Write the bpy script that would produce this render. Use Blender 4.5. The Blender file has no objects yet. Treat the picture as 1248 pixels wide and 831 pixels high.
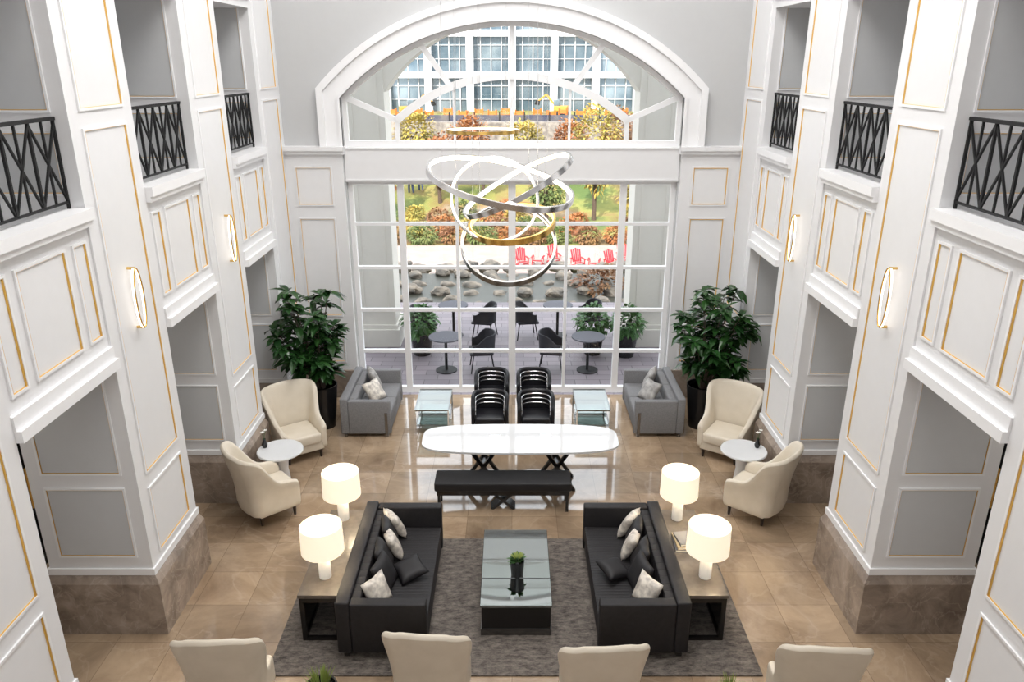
import bpy, bmesh, math, random
from mathutils import Vector, Matrix, noise
R=random.Random(7)
sc=bpy.context.scene
col=sc.collection
pi=math.pi

# ------------------------------------------------------------------ materials
def mat(name,c,rough=.5,metal=0,c2=None,nscale=8,bump=0,bscale=60,emit=0,ecol=None,coat=0,spec=None):
    m=bpy.data.materials.new(name); m.use_nodes=True
    nt=m.node_tree; b=nt.nodes['Principled BSDF']
    b.inputs['Base Color'].default_value=(*c,1)
    b.inputs['Roughness'].default_value=rough
    b.inputs['Metallic'].default_value=metal
    if coat: b.inputs['Coat Weight'].default_value=coat
    if spec is not None: b.inputs['Specular IOR Level'].default_value=spec
    tc=nt.nodes.new('ShaderNodeTexCoord')
    n=nt.nodes.new('ShaderNodeTexNoise'); n.inputs['Scale'].default_value=nscale; n.inputs['Detail'].default_value=4
    nt.links.new(tc.outputs['Object'],n.inputs['Vector'])
    r=nt.nodes.new('ShaderNodeValToRGB')
    cc=c2 if c2 else tuple(x*.985 for x in c)
    r.color_ramp.elements[0].position=.35; r.color_ramp.elements[1].position=.65
    r.color_ramp.elements[0].color=(*c,1); r.color_ramp.elements[1].color=(*cc,1)
    nt.links.new(n.outputs['Fac'],r.inputs['Fac']); nt.links.new(r.outputs['Color'],b.inputs['Base Color'])
    if bump:
        n2=nt.nodes.new('ShaderNodeTexNoise'); n2.inputs['Scale'].default_value=bscale
        nt.links.new(tc.outputs['Object'],n2.inputs['Vector'])
        bp=nt.nodes.new('ShaderNodeBump'); bp.inputs['Strength'].default_value=bump; bp.inputs['Distance'].default_value=.01
        nt.links.new(n2.outputs['Fac'],bp.inputs['Height']); nt.links.new(bp.outputs['Normal'],b.inputs['Normal'])
    if emit:
        b.inputs['Emission Color'].default_value=(*(ecol or c),1); b.inputs['Emission Strength'].default_value=emit
    return m

def marble(name,base,vein,dark,tile=0,rough=.1,scale=1.2,veins=.2,spec=.5):
    m=bpy.data.materials.new(name); m.use_nodes=True
    nt=m.node_tree; N=nt.nodes; L=nt.links; b=N['Principled BSDF']
    g=N.new('ShaderNodeNewGeometry')
    n1=N.new('ShaderNodeTexNoise'); n1.inputs['Scale'].default_value=scale; n1.inputs['Detail'].default_value=9; n1.inputs['Distortion'].default_value=.6
    n1.inputs['Roughness'].default_value=.64
    L.new(g.outputs['Position'],n1.inputs['Vector'])
    r=N.new('ShaderNodeValToRGB'); e=r.color_ramp.elements
    e[0].position=.34; e[0].color=(*dark,1); e[1].position=.66; e[1].color=(*base,1)
    L.new(n1.outputs['Fac'],r.inputs['Fac'])
    n2=N.new('ShaderNodeTexNoise'); n2.inputs['Scale'].default_value=scale*1.3; n2.inputs['Detail'].default_value=8; n2.inputs['Distortion'].default_value=.8
    L.new(g.outputs['Position'],n2.inputs['Vector'])
    r2=N.new('ShaderNodeValToRGB'); e=r2.color_ramp.elements
    e[0].position=.48; e[0].color=(0,0,0,1); e[1].position=.5; e[1].color=(1,1,1,1)
    x=e.new(.52); x.color=(0,0,0,1)
    L.new(n2.outputs['Fac'],r2.inputs['Fac'])
    mu=N.new('ShaderNodeMath'); mu.operation='MULTIPLY'; mu.inputs[1].default_value=veins
    L.new(r2.outputs['Color'],mu.inputs[0])
    mx=N.new('ShaderNodeMixRGB'); mx.inputs[2].default_value=(*vein,1)
    L.new(mu.outputs[0],mx.inputs[0]); L.new(r.outputs['Color'],mx.inputs[1])
    out=mx.outputs[0]
    if tile:
        bt=N.new('ShaderNodeTexBrick'); bt.offset=0; bt.inputs['Scale'].default_value=1
        bt.inputs['Brick Width'].default_value=tile; bt.inputs['Row Height'].default_value=tile
        bt.inputs['Mortar Size'].default_value=.003; bt.inputs['Mortar Smooth'].default_value=.1
        bt.inputs['Color1'].default_value=(1.14,1.13,1.12,1); bt.inputs['Color2'].default_value=(.80,.80,.80,1); bt.inputs['Mortar'].default_value=(.55,.53,.51,1)
        L.new(g.outputs['Position'],bt.inputs['Vector'])
        m2=N.new('ShaderNodeMixRGB'); m2.blend_type='MULTIPLY'; m2.inputs[0].default_value=1
        L.new(out,m2.inputs[1]); L.new(bt.outputs['Color'],m2.inputs[2]); out=m2.outputs[0]
    L.new(out,b.inputs['Base Color']); b.inputs['Roughness'].default_value=rough
    b.inputs['Specular IOR Level'].default_value=spec
    return m

M={}
M['white']=mat('painted_white',(.78,.78,.79),.42)
M['white_trim']=mat('trim_white',(.85,.85,.86),.38)
M['panelshade']=mat('shaded_panel_grey',(.56,.57,.58),.5)  # grey that puts shade into the colour of the columns' end faces
M['greywall']=mat('upper_wall_paint',(.52,.525,.53),.6)
M['gold']=mat('gold_leaf',(.82,.50,.12),.3,.75)
M['brass']=mat('brass',(.80,.52,.16),.22,1)
M['floor']=marble('floor_marble',(.47,.35,.235),(.66,.54,.42),(.235,.162,.105),.62,.05,1.0,.15,1.0)
M['plinth']=marble('plinth_marble',(.40,.325,.265),(.58,.50,.43),(.19,.148,.12),0,.14,2.6,.25)
M['iron']=mat('wrought_iron',(.004,.004,.005),.7,0)
M['leather']=mat('dark_leather',(.019,.017,.019),.6,0,(.014,.013,.014),20,.15,200,spec=.35)
M['blackwood']=mat('black_lacquer',(.008,.007,.007),.25)
M['bench']=mat('black_upholstery',(.008,.008,.010),.6,bump=.2,bscale=150)
M['cream']=mat('cream_leather',(.72,.65,.54),.42,0,(.68,.61,.50),6,.08,150)
M['legwood']=mat('dark_leg_wood',(.03,.02,.015),.3)
M['greyfab']=mat('grey_fabric',(.24,.24,.245),.85,0,(.19,.19,.20),60,.3,400)
M['chrome']=mat('chrome',(.78,.78,.79),.18,1)
M['darksteel']=mat('dark_steel',(.20,.195,.19),.2,.95)
M['marbletop']=mat('white_marble',(.72,.73,.74),.06,0,(.68,.69,.70),3)
M['console']=mat('taupe_top',(.14,.12,.10),.25,0,(.11,.092,.08),14)
M['darkglass']=mat('smoked_glass',(.40,.44,.44),.03,1)
M['shade']=mat('lamp_shade_fabric',(.92,.88,.78),.8,emit=.6,ecol=(1,.86,.62))
M['lampbase']=mat('lamp_ceramic',(.88,.87,.84),.15,emit=.2,ecol=(1,.93,.82))
M['led']=mat('led_strip',(1,.94,.84),.4,emit=3.0,ecol=(1,.91,.74))
M['ledsoft']=mat('soft_led_strip',(1,.93,.80),.4,emit=1.1,ecol=(1,.88,.66))
M['ledgold']=mat('golden_led_strip',(1,.75,.35),.4,emit=1.6,ecol=(1,.66,.24))
M['tube']=mat('glow_tube',(1,.96,.9),.3,emit=2.0,ecol=(1,.94,.85))
M['cush_w']=mat('ivory_silk',(.84,.78,.69),.4,0,(.42,.38,.34),14)
M['cush_b']=mat('black_velvet',(.009,.008,.010),.6)
M['cush_g']=mat('silver_cushion',(.45,.43,.41),.5,0,(.25,.24,.23),12)
M['leaf']=mat('dark_leaf',(.012,.045,.012),.25,0,(.028,.085,.02),4)
M['leaf2']=mat('terrace_leaf',(.03,.09,.02),.5,0,(.05,.14,.03),4)
M['limeleaf']=mat('lime_leaf',(.22,.28,.06),.5)
M['soil']=mat('potting_soil',(.03,.02,.015),.9)
M['bark']=mat('bark',(.08,.055,.04),.9)
M['pot']=mat('black_pot',(.010,.010,.011),.25)
M['dkfab']=mat('navy_black_leather',(.009,.009,.012),.4)
M['wicker']=mat('dark_wicker',(.012,.011,.016),.7,bump=.5,bscale=120)
M['ltop']=mat('dark_table_top',(.07,.07,.085),.75)
M['red']=mat('red_plastic',(.50,.006,.015),.4)
M['boulder']=mat('boulder_stone',(.24,.20,.155),.9,0,(.08,.072,.062),3,.6,8)
M['pier']=mat('pier_stone',(.60,.58,.53),.7)
M['orange']=mat('autumn_orange',(.32,.13,.035),.7,0,(.23,.075,.025),.8)
M['yellow']=mat('autumn_yellow',(.38,.27,.05),.7,0,(.22,.20,.045),.8)
M['green']=mat('shrub_green',(.065,.105,.025),.7,0,(.12,.14,.04),.8)
M['rust']=mat('shrub_rust',(.17,.065,.03),.7,0,(.21,.12,.045),.8)
M['water']=mat('pond_water',(.045,.045,.035),.3)
M['plaza']=mat('plaza_paving',(.27,.22,.20),.8,0,(.23,.185,.16),1.5)
M['bwhite']=mat('facade_white',(.48,.49,.51),.5)
M['bglass']=mat('facade_glass',(.07,.11,.14),.12,.3,(.22,.27,.30),.35)
M['fence']=mat('site_fence',(.02,.025,.06),.7,0,(.10,.09,.09),1)
M['barrier']=mat('barrier_orange',(.50,.14,.02),.5)
M['digger']=mat('machine_yellow',(.42,.21,.03),.5)
M['stonewall']=mat('rubble_wall',(.28,.25,.22),.9,0,(.12,.105,.095),3,.5,6)
M['skin']=mat('skin',(.45,.28,.2),.6)
M['jacket']=mat('dark_jacket',(.02,.02,.035),.8)
M['jacket2']=mat('red_jacket',(.25,.025,.02),.8)
M['denim']=mat('denim',(.04,.06,.12),.8)
M['doorglass']=mat('dark_door_glass',(.02,.022,.025),.08,.2)
M['book']=mat('book_cover',(.12,.12,.13),.5)
M['book2']=mat('book_cover_tan',(.5,.38,.22),.5)
M['paper']=mat('paper',(.8,.77,.7),.8)
M['petal']=mat('white_petal',(.85,.85,.8),.6)

# woven rug
m=bpy.data.materials.new('rug_pile'); m.use_nodes=True
nt=m.node_tree; b=nt.nodes['Principled BSDF']; g=nt.nodes.new('ShaderNodeNewGeometry')
mp=nt.nodes.new('ShaderNodeMapping'); mp.inputs['Scale'].default_value=(5,11,1)
n=nt.nodes.new('ShaderNodeTexNoise'); n.inputs['Scale'].default_value=1.5; n.inputs['Detail'].default_value=11; n.inputs['Roughness'].default_value=.82
r=nt.nodes.new('ShaderNodeValToRGB'); e=r.color_ramp.elements
e[0].position=.38; e[0].color=(.040,.033,.030,1); e[1].position=.66; e[1].color=(.25,.215,.185,1)
nt.links.new(g.outputs['Position'],mp.inputs['Vector']); nt.links.new(mp.outputs[0],n.inputs['Vector']); nt.links.new(n.outputs['Fac'],r.inputs['Fac']); nt.links.new(r.outputs['Color'],b.inputs['Base Color'])
b.inputs['Roughness'].default_value=.95; M['rug']=m
# brick paving terrace
m=bpy.data.materials.new('terrace_pavers'); m.use_nodes=True
nt=m.node_tree; b=nt.nodes['Principled BSDF']; g=nt.nodes.new('ShaderNodeNewGeometry')
bt=nt.nodes.new('ShaderNodeTexBrick'); bt.inputs['Scale'].default_value=1; bt.inputs['Brick Width'].default_value=.5; bt.inputs['Row Height'].default_value=.25
bt.inputs['Mortar Size'].default_value=.008
bt.inputs['Color1'].default_value=(.20,.17,.185,1); bt.inputs['Color2'].default_value=(.14,.12,.135,1); bt.inputs['Mortar'].default_value=(.07,.06,.065,1)
nt.links.new(g.outputs['Position'],bt.inputs['Vector']); nt.links.new(bt.outputs['Color'],b.inputs['Base Color']); b.inputs['Roughness'].default_value=.6
M['terrace']=m
# park ground
m=bpy.data.materials.new('park_ground'); m.use_nodes=True
nt=m.node_tree; b=nt.nodes['Principled BSDF']; g=nt.nodes.new('ShaderNodeNewGeometry')
n=nt.nodes.new('ShaderNodeTexNoise'); n.inputs['Scale'].default_value=.28; n.inputs['Detail'].default_value=8
r=nt.nodes.new('ShaderNodeValToRGB'); e=r.color_ramp.elements
e[0].position=.36; e[0].color=(.07,.11,.025,1); e[1].position=.70; e[1].color=(.26,.22,.17,1)
x=e.new(.48); x.color=(.20,.20,.05,1); x=e.new(.58); x.color=(.20,.13,.05,1)
nt.links.new(g.outputs['Position'],n.inputs['Vector']); nt.links.new(n.outputs['Fac'],r.inputs['Fac']); nt.links.new(r.outputs['Color'],b.inputs['Base Color'])
b.inputs['Roughness'].default_value=.9; M['ground']=m
# window glass
m=bpy.data.materials.new('window_glass'); m.use_nodes=True
nt=m.node_tree; nt.nodes.remove(nt.nodes['Principled BSDF']); o=nt.nodes['Material Output']
tr=nt.nodes.new('ShaderNodeBsdfTransparent'); gl=nt.nodes.new('ShaderNodeBsdfGlossy'); gl.inputs['Roughness'].default_value=.02
fr=nt.nodes.new('ShaderNodeFresnel'); fr.inputs['IOR'].default_value=1.35; mx=nt.nodes.new('ShaderNodeMixShader')
nt.links.new(fr.outputs[0],mx.inputs[0]); nt.links.new(tr.outputs[0],mx.inputs[1]); nt.links.new(gl.outputs[0],mx.inputs[2]); nt.links.new(mx.outputs[0],o.inputs['Surface'])
M['glass']=m
m=bpy.data.materials.new('table_glass'); m.use_nodes=True
nt=m.node_tree; nt.nodes.remove(nt.nodes['Principled BSDF']); o=nt.nodes['Material Output']
tr=nt.nodes.new('ShaderNodeBsdfTransparent'); tr.inputs[0].default_value=(.45,.52,.50,1); gl=nt.nodes.new('ShaderNodeBsdfGlossy'); gl.inputs['Roughness'].default_value=.02
mx=nt.nodes.new('ShaderNodeMixShader'); mx.inputs[0].default_value=.2
nt.links.new(tr.outputs[0],mx.inputs[1]); nt.links.new(gl.outputs[0],mx.inputs[2]); nt.links.new(mx.outputs[0],o.inputs['Surface'])
M['tglass']=m

# ------------------------------------------------------------------ mesh builder
class MB:
    def __init__(s): s.v=[]; s.f=[]
    def add(s,v,f,T=None):
        k=len(s.v)
        s.v+= [tuple(T@Vector(p)) for p in v] if T else [tuple(p) for p in v]
        s.f+=[tuple(i+k for i in q) for q in f]; return s
    def box(s,x0,x1,y0,y1,z0,z1,T=None):
        v=[(x0,y0,z0),(x1,y0,z0),(x1,y1,z0),(x0,y1,z0),(x0,y0,z1),(x1,y0,z1),(x1,y1,z1),(x0,y1,z1)]
        return s.add(v,[(0,3,2,1),(4,5,6,7),(0,1,5,4),(1,2,6,5),(2,3,7,6),(3,0,4,7)],T)
    def rbox(s,x0,x1,y0,y1,z0,z1,r=.02,seg=3,T=None):
        bm=bmesh.new(); bmesh.ops.create_cube(bm,size=1)
        for w in bm.verts: w.co=Vector(((x0+x1)/2+w.co.x*(x1-x0),(y0+y1)/2+w.co.y*(y1-y0),(z0+z1)/2+w.co.z*(z1-z0)))
        bmesh.ops.bevel(bm,geom=bm.edges[:],offset=r,segments=seg,affect='EDGES',profile=.5)
        bm.verts.index_update(); s.add([w.co[:] for w in bm.verts],[[w.index for w in q.verts] for q in bm.faces],T); bm.free(); return s
    def bar(s,p0,p1,w,d=None,up=(0,0,1)):
        p0=Vector(p0);p1=Vector(p1); t=(p1-p0).normalized(); u=Vector(up)
        if abs(t.dot(u))>.95: u=Vector((0,1,0))
        a=t.cross(u).normalized(); c=a.cross(t); d=d or w
        v=[]
        for p in (p0,p1):
            for i,j in ((-1,-1),(1,-1),(1,1),(-1,1)): v.append(p+a*i*w/2+c*j*d/2)
        return s.add(v,[(0,3,2,1),(4,5,6,7),(0,1,5,4),(1,2,6,5),(2,3,7,6),(3,0,4,7)])
    def tube(s,pts,r,n=8,closed=False):
        pts=[Vector(p) for p in pts]; N=len(pts); v=[];f=[]
        for i,p in enumerate(pts):
            a=pts[(i-1)%N] if (closed or i>0) else p; b=pts[(i+1)%N] if (closed or i<N-1) else p
            t=(b-a).normalized(); u=Vector((0,0,1)) if abs(t.z)<.9 else Vector((0,1,0))
            if closed: u=Vector((1,0,0))
            x=t.cross(u).normalized(); y=x.cross(t); rr=r[i] if isinstance(r,(list,tuple)) else r
            for k in range(n):
                an=2*pi*k/n; v.append(p+x*math.cos(an)*rr+y*math.sin(an)*rr)
        M_=N if closed else N-1
        for i in range(M_):
            for k in range(n):
                j=(i+1)%N; f.append((i*n+k,i*n+(k+1)%n,j*n+(k+1)%n,j*n+k))
        if not closed: f.append(tuple(range(n))[::-1]); f.append(tuple((N-1)*n+k for k in range(n)))
        return s.add(v,f)
    def lathe(s,prof,n=32,c=(0,0),closed=False,T=None):
        v=[];f=[];m=len(prof)
        for k in range(n):
            a=2*pi*k/n
            for r,z in prof: v.append((c[0]+r*math.cos(a),c[1]+r*math.sin(a),z))
        for k in range(n):
            j=(k+1)%n
            for i in range(m if closed else m-1):
                i2=(i+1)%m
                f.append((k*m+i,j*m+i,j*m+i2,k*m+i2))
        if not closed:
            if prof[0][0]>1e-5: f.append(tuple(k*m for k in range(n))[::-1])
            if prof[-1][0]>1e-5: f.append(tuple(k*m+m-1 for k in range(n)))
        return s.add(v,f,T)
    def slab(s,outline,z0,z1,T=None):
        n=len(outline); v=[(x,y,z0) for x,y in outline]+[(x,y,z1) for x,y in outline]
        f=[tuple(range(n))[::-1],tuple(range(n,2*n))]+[(i,(i+1)%n,n+(i+1)%n,n+i) for i in range(n)]
        return s.add(v,f,T)
    def fx(s,x,sg,y0,y1,z0,z1,w=.03,d=.02):
        a,b=sorted((x,x+sg*d))
        s.box(a,b,y0,y0+w,z0,z1); s.box(a,b,y1-w,y1,z0,z1); s.box(a,b,y0+w,y1-w,z0,z0+w); s.box(a,b,y0+w,y1-w,z1-w,z1); return s
    def fv(s,x,sg,y0,y1,z0,z1,w=.03,d=.02):   # beading strong on the uprights, hair-thin on the rails
        a,b=sorted((x,x+sg*d)); t=.004
        s.box(a,b,y0,y0+w,z0,z1); s.box(a,b,y1-w,y1,z0,z1); s.box(a,b,y0+w,y1-w,z0,z0+t); s.box(a,b,y0+w,y1-w,z1-t,z1); return s
    def fy(s,y,sg,x0,x1,z0,z1,w=.03,d=.02):
        a,b=sorted((y,y+sg*d))
        s.box(x0,x0+w,a,b,z0,z1); s.box(x1-w,x1,a,b,z0,z1); s.box(x0+w,x1-w,a,b,z0,z0+w); s.box(x0+w,x1-w,a,b,z1-w,z1); return s
    def obj(s,name,mt,parent=None,smooth=False,sub=0,**kw):
        me=bpy.data.meshes.new(name); me.from_pydata(s.v,[],s.f)
        if kw.pop('fixn',True):
            bm=bmesh.new(); bm.from_mesh(me); bmesh.ops.recalc_face_normals(bm,faces=bm.faces[:]); bm.to_mesh(me); bm.free()
        me.materials.append(M[mt] if isinstance(mt,str) else mt)
        o=bpy.data.objects.new(name,me); col.objects.link(o)
        if smooth:
            for p in me.polygons: p.use_smooth=True
            try: me.set_sharp_from_angle(angle=math.radians(45))
            except Exception: pass
        if sub:
            md=o.modifiers.new('sub','SUBSURF'); md.levels=sub; md.render_levels=sub
        if parent: o.parent=parent
        for k,v in kw.items():
            if k=='loc': o.location=v
            elif k=='rz': o.rotation_euler[2]=v
            else: o[k]=v
        return o

def thing(name,label,category,loc=(0,0,0),rz=0,**kw):
    e=bpy.data.objects.new(name,None); e.empty_display_size=.1; col.objects.link(e)
    e.location=loc; e.rotation_euler[2]=rz; e['label']=label; e['category']=category
    for k,v in kw.items(): e[k]=v
    return e
def dup(o,loc=None,rz=None,parent=None,label=None,scale=None):
    n=o.copy(); col.objects.link(n)
    if loc is not None: n.location=loc
    if rz is not None: n.rotation_euler[2]=rz
    if scale: n.scale=(scale,)*3 if not isinstance(scale,tuple) else scale
    if parent: n.parent=parent
    if label: n['label']=label
    for c in list(o.children): dup(c,parent=n)
    return n
def S(o,name=None):
    o['kind']='structure'; return o

# ------------------------------------------------------------------ room shell
YB=13.5
S(MB().box(-7,7,-3,YB,-.2,0).obj('floor','floor'))
S(MB().box(-15,15,-3,YB+.4,11,11.3).obj('ceiling','white'))
for nm,s in (('wall_left',-1),('wall_right',1)):
    m=MB()
    m.box(*sorted((s*7,s*7.2)),-3,YB,0,11)
    m.box(*sorted((s*5.9,s*6.0)),-3,7.0,0,3.2); m.box(*sorted((s*5.9,s*6.0)),9.6,YB,0,3.2); m.box(*sorted((s*5.9,s*6.0)),7.0,9.6,2.6,3.2)
    S(m.obj(nm,'white'))
S(MB().box(-7.2,7.2,-3.2,-3,0,11).obj('wall_front','white'))
for i,s in enumerate((-1,1)):
    S(MB().box(*sorted((s*4.02,s*7)),-3,YB,3.25,4.45).obj('ceiling_aisle','white'))
for i,s in enumerate((-1,1)):
    e=bpy.data.objects.new('door_%d'%(i+1),None); col.objects.link(e); e.location=(s*5.95,8.3,0); e['kind']='structure'
    fr=MB(); 
    for a,b in ((-1.3,-1.22),(-.04,.04),(1.22,1.3)): fr.box(-.05,.05,a,b,0,2.6)
    fr.box(-.05,.05,-1.22,1.22,2.52,2.6); fr.box(-.05,.05,-1.22,1.22,0,.15); fr.box(-.05,.05,-1.22,1.22,1.0,1.08)
    fr.obj('door_frame','iron',e)
    MB().box(-.01,.01,-1.22,1.22,.15,2.52).obj('door_glass','doorglass',e)
    for y in (-.12,.12): MB().tube([(-s*.09,y,.85),(-s*.09,y,1.4)],.015).obj('door_handle','brass',e)

# back wall with arched opening
W=2.87; RC=2.54; RI=4.06
m=MB()
for s in (-1,1):
    m.box(*sorted((s*W,s*15)),YB,YB+.4,0,11)
n=48
def az(x,r=RI): return RC+math.sqrt(max(r*r-x*x,0))
for i in range(n):
    x0=-W+2*W*i/n; x1=-W+2*W*(i+1)/n
    v=[(x0,YB,az(x0)),(x1,YB,az(x1)),(x1,YB,11),(x0,YB,11),(x0,YB+.4,az(x0)),(x1,YB+.4,az(x1)),(x1,YB+.4,11),(x0,YB+.4,11)]
    m.add(v,[(0,1,2,3),(7,6,5,4),(0,4,5,1),(3,2,6,7)])
S(m.obj('wall_back','greywall',fixn=False))
S(MB().box(-W,W,YB-.02,YB+.4,4.02,4.60).box(-W,W,YB-.035,YB-.02,4.04,4.07).box(-W,W,YB-.035,YB-.02,4.57,4.60).obj('trim_1','white'))
m=MB()
for (ri,ro,d) in ((RI,RI+.36,.07),(RI+.27,RI+.38,.12),(RI-.0,RI+.05,.1)):
    pin=[];pout=[]
    a0=math.acos(min(1,(W+(ri-RI)*1.0)/ri)); a1=pi-a0
    for i in range(n+1):
        a=a0+(a1-a0)*i/n; pin.append((ri*math.cos(a),RC+ri*math.sin(a)))
    b0=math.acos((W+(ro-RI))/ro); b1=pi-b0
    for i in range(n+1):
        a=b0+(b1-b0)*i/n; pout.append((ro*math.cos(a),RC+ro*math.sin(a)))
    pin=[(pin[0][0],4.62)]+pin+[(pin[-1][0],4.62)]; pout=[(pout[0][0],4.62)]+pout+[(pout[-1][0],4.62)]
    for i in range(len(pin)-1):
        a,b_,c,d_=pin[i],pin[i+1],pout[i+1],pout[i]
        v=[(p[0],YB-d,p[1]) for p in (a,b_,c,d_)]+[(p[0],YB+.0,p[1]) for p in (a,b_,c,d_)]
        m.add(v,[(0,1,2,3),(0,4,5,1),(2,6,7,3)])
S(m.obj('trim_2','white_trim'))
m=MB(); g=MB()
for s in (-1,1):
    m.box(*sorted((s*(W+.02),s*3.98)),YB-.1,YB,0,4.5)
    m.box(*sorted((s*(W-.02),s*4.0)),YB-.16,YB,4.5,4.56); m.box(*sorted((s*(W-.02),s*4.0)),YB-.2,YB,4.56,4.63)
    xa,xb=sorted((s*3.08,s*3.72))
    for z0,z1 in ((.7,1.45),(1.6,3.42),(3.62,4.3)):
        m.fy(YB-.1,-1,xa,xb,z0,z1,.028,.02); g.fy(YB-.1,-1,xa+.028,xb-.028,z0+.028,z1-.028,.005 if s<0 else .013,.015)
S(m.obj('trim_3','white')); S(g.obj('trim_4','gold'))
m=MB()
for s in (-1,1):
    m.box(*sorted((s*(W+.02),s*4.0)),YB-.14,YB,0,.55)
    m.box(*sorted((s*5.0,s*5.9)),YB-.04,YB,0,.55)
S(m.obj('baseboard_back','plinth'))

# window frames
def win(name,fr,gl,y=.15):
    e=bpy.data.objects.new(name,None); col.objects.link(e); e['kind']='structure'; e.location=(0,YB+y,0)
    fr.obj('window_frame','white_trim',e); gl.obj('window_glass','glass',e,fixn=False)
f=MB()
for x,w in ((0,.13),(-.98,.055),(.98,.055),(-1.96,.11),(1.96,.11),(-W+.04,.08),(W-.04,.08)):
    f.box(x-w/2,x+w/2,-.05,.05,0,4.04)
for z,w in ((.06,.12),(.84,.055),(1.65,.055),(2.46,.055),(3.26,.055),(4.0,.08)):
    f.box(-W,W,-.042,.042,z-w/2,z+w/2)
g=MB().add([(-W,.0,0),(W,0,0),(W,0,4.04),(-W,0,4.04)],[(0,1,2,3)])
win('window_1',f,g)
f=MB()
f.box(-W,W,-.06,.06,4.6,4.7); f.box(-.045,.045,-.044,.044,5.7,6.58)
f.box(-W,-W+.07,-.055,.055,4.6,5.5); f.box(W-.07,W,-.055,.055,4.6,5.5)
f.box(-.035,.035,-.036,.036,4.65,5.76)
for s in (-1,1):
    f.box(s*.98-.02,s*.98+.02,-.034,.034,4.65,5.62); f.box(s*1.96-.035,s*1.96+.035,-.046,.046,4.65,5.05)
    f.bar((s*2.84,0,5.42),(s*1.96,0,5.04),.09,.076,(0,1,0)); f.bar((s*1.55,0,6.3),(s*1.03,0,5.58),.09,.08,(0,1,0))
def arcband(f,c,rm,w,x,dep):
    a0=math.acos(x/rm); N=40
    P_=[(rm*math.cos(a0+(pi-2*a0)*i/N),0,c+rm*math.sin(a0+(pi-2*a0)*i/N)) for i in range(N+1)]
    v=[];q=[]
    for i,p in enumerate(P_):
        a=a0+(pi-2*a0)*i/N; nx,nz=math.cos(a),math.sin(a)
        for du,dy in ((-w/2,-dep),(w/2,-dep),(w/2,dep),(-w/2,dep)): v.append((p[0]+nx*du,dy,p[2]+nz*du))
    for i in range(N):
        for k in range(4): q.append((i*4+k,i*4+(k+1)%4,(i+1)*4+(k+1)%4,(i+1)*4+k))
    q+=[(0,1,2,3),(N*4+3,N*4+2,N*4+1,N*4)]
    f.add(v,q)
arcband(f,2.73,3.03,.13,1.96,.065); arcband(f,RC,RI-.03,.09,W,.07)
gv=[(-W,0.01,4.6)]+[(-W+2*W*i/40,0.01,az(-W+2*W*i/40)) for i in range(41)]+[(W,0.01,4.6)]
g=MB().add(gv,[tuple(range(len(gv)))])
win('window_2',f,g)

# ------------------------------------------------------------------ columns
def make_column():
    e=thing('column','white panelled column with gold beading on a brown marble plinth','column')
    MB().box(-.56,.56,-.6,.6,.74,11).obj('shaft','white',e)
    p=MB(); p.box(-.62,.62,-.65,.65,0,.66); 
    v=[(-.62,-.65,.66),(.62,-.65,.66),(.62,.65,.66),(-.62,.65,.66),(-.57,-.61,.76),(.57,-.61,.76),(.57,.61,.76),(-.57,.61,.76)]
    p.add(v,[(4,5,6,7),(0,1,5,4),(1,2,6,5),(2,3,7,6),(3,0,4,7)]); p.obj('plinth','plinth',e)
    m=MB(); g=MB(); pf=MB()
    for z0,z1 in ((.92,1.72),(1.88,5.42),(5.57,8.2)):
        m.fx(.56,1,-.42,.42,z0,z1,.024,.016); g.fv(.56,1,-.396,.396,z0+.024,z1-.024,.013,.011)
    for s in (-1,1):
        for z0,z1 in ((.98,1.83),(1.98,3.1),(4.85,5.42),(5.57,8.2)):
            m.fy(s*.6,s,-.42,.42,z0,z1,.022,.016); g.fy(s*.6,s,-.398,.398,z0+.022,z1-.022,.006,.010)
            pf.box(-.39,.39,*sorted((s*.6,s*.606)),z0+.03,z1-.03)  # thin grey sheets darken the end faces as shade would
    m.box(-.58,.58,-.62,.62,.76,.84)
    m.obj('panel_moulding','white_trim',e); g.obj('gold_beading','gold',e); pf.obj('panel_shade_field','panelshade',e)
    return e
cY=[4.8,7.6,10.3,12.9]
c0=make_column(); c0.location=(-4.44,cY[0],0); c0['group']='lobby columns'
for i,y in enumerate(cY):
    if i: dup(c0,(-4.44,y,0),0)
    dup(c0,(4.44,y,0),pi)

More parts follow.
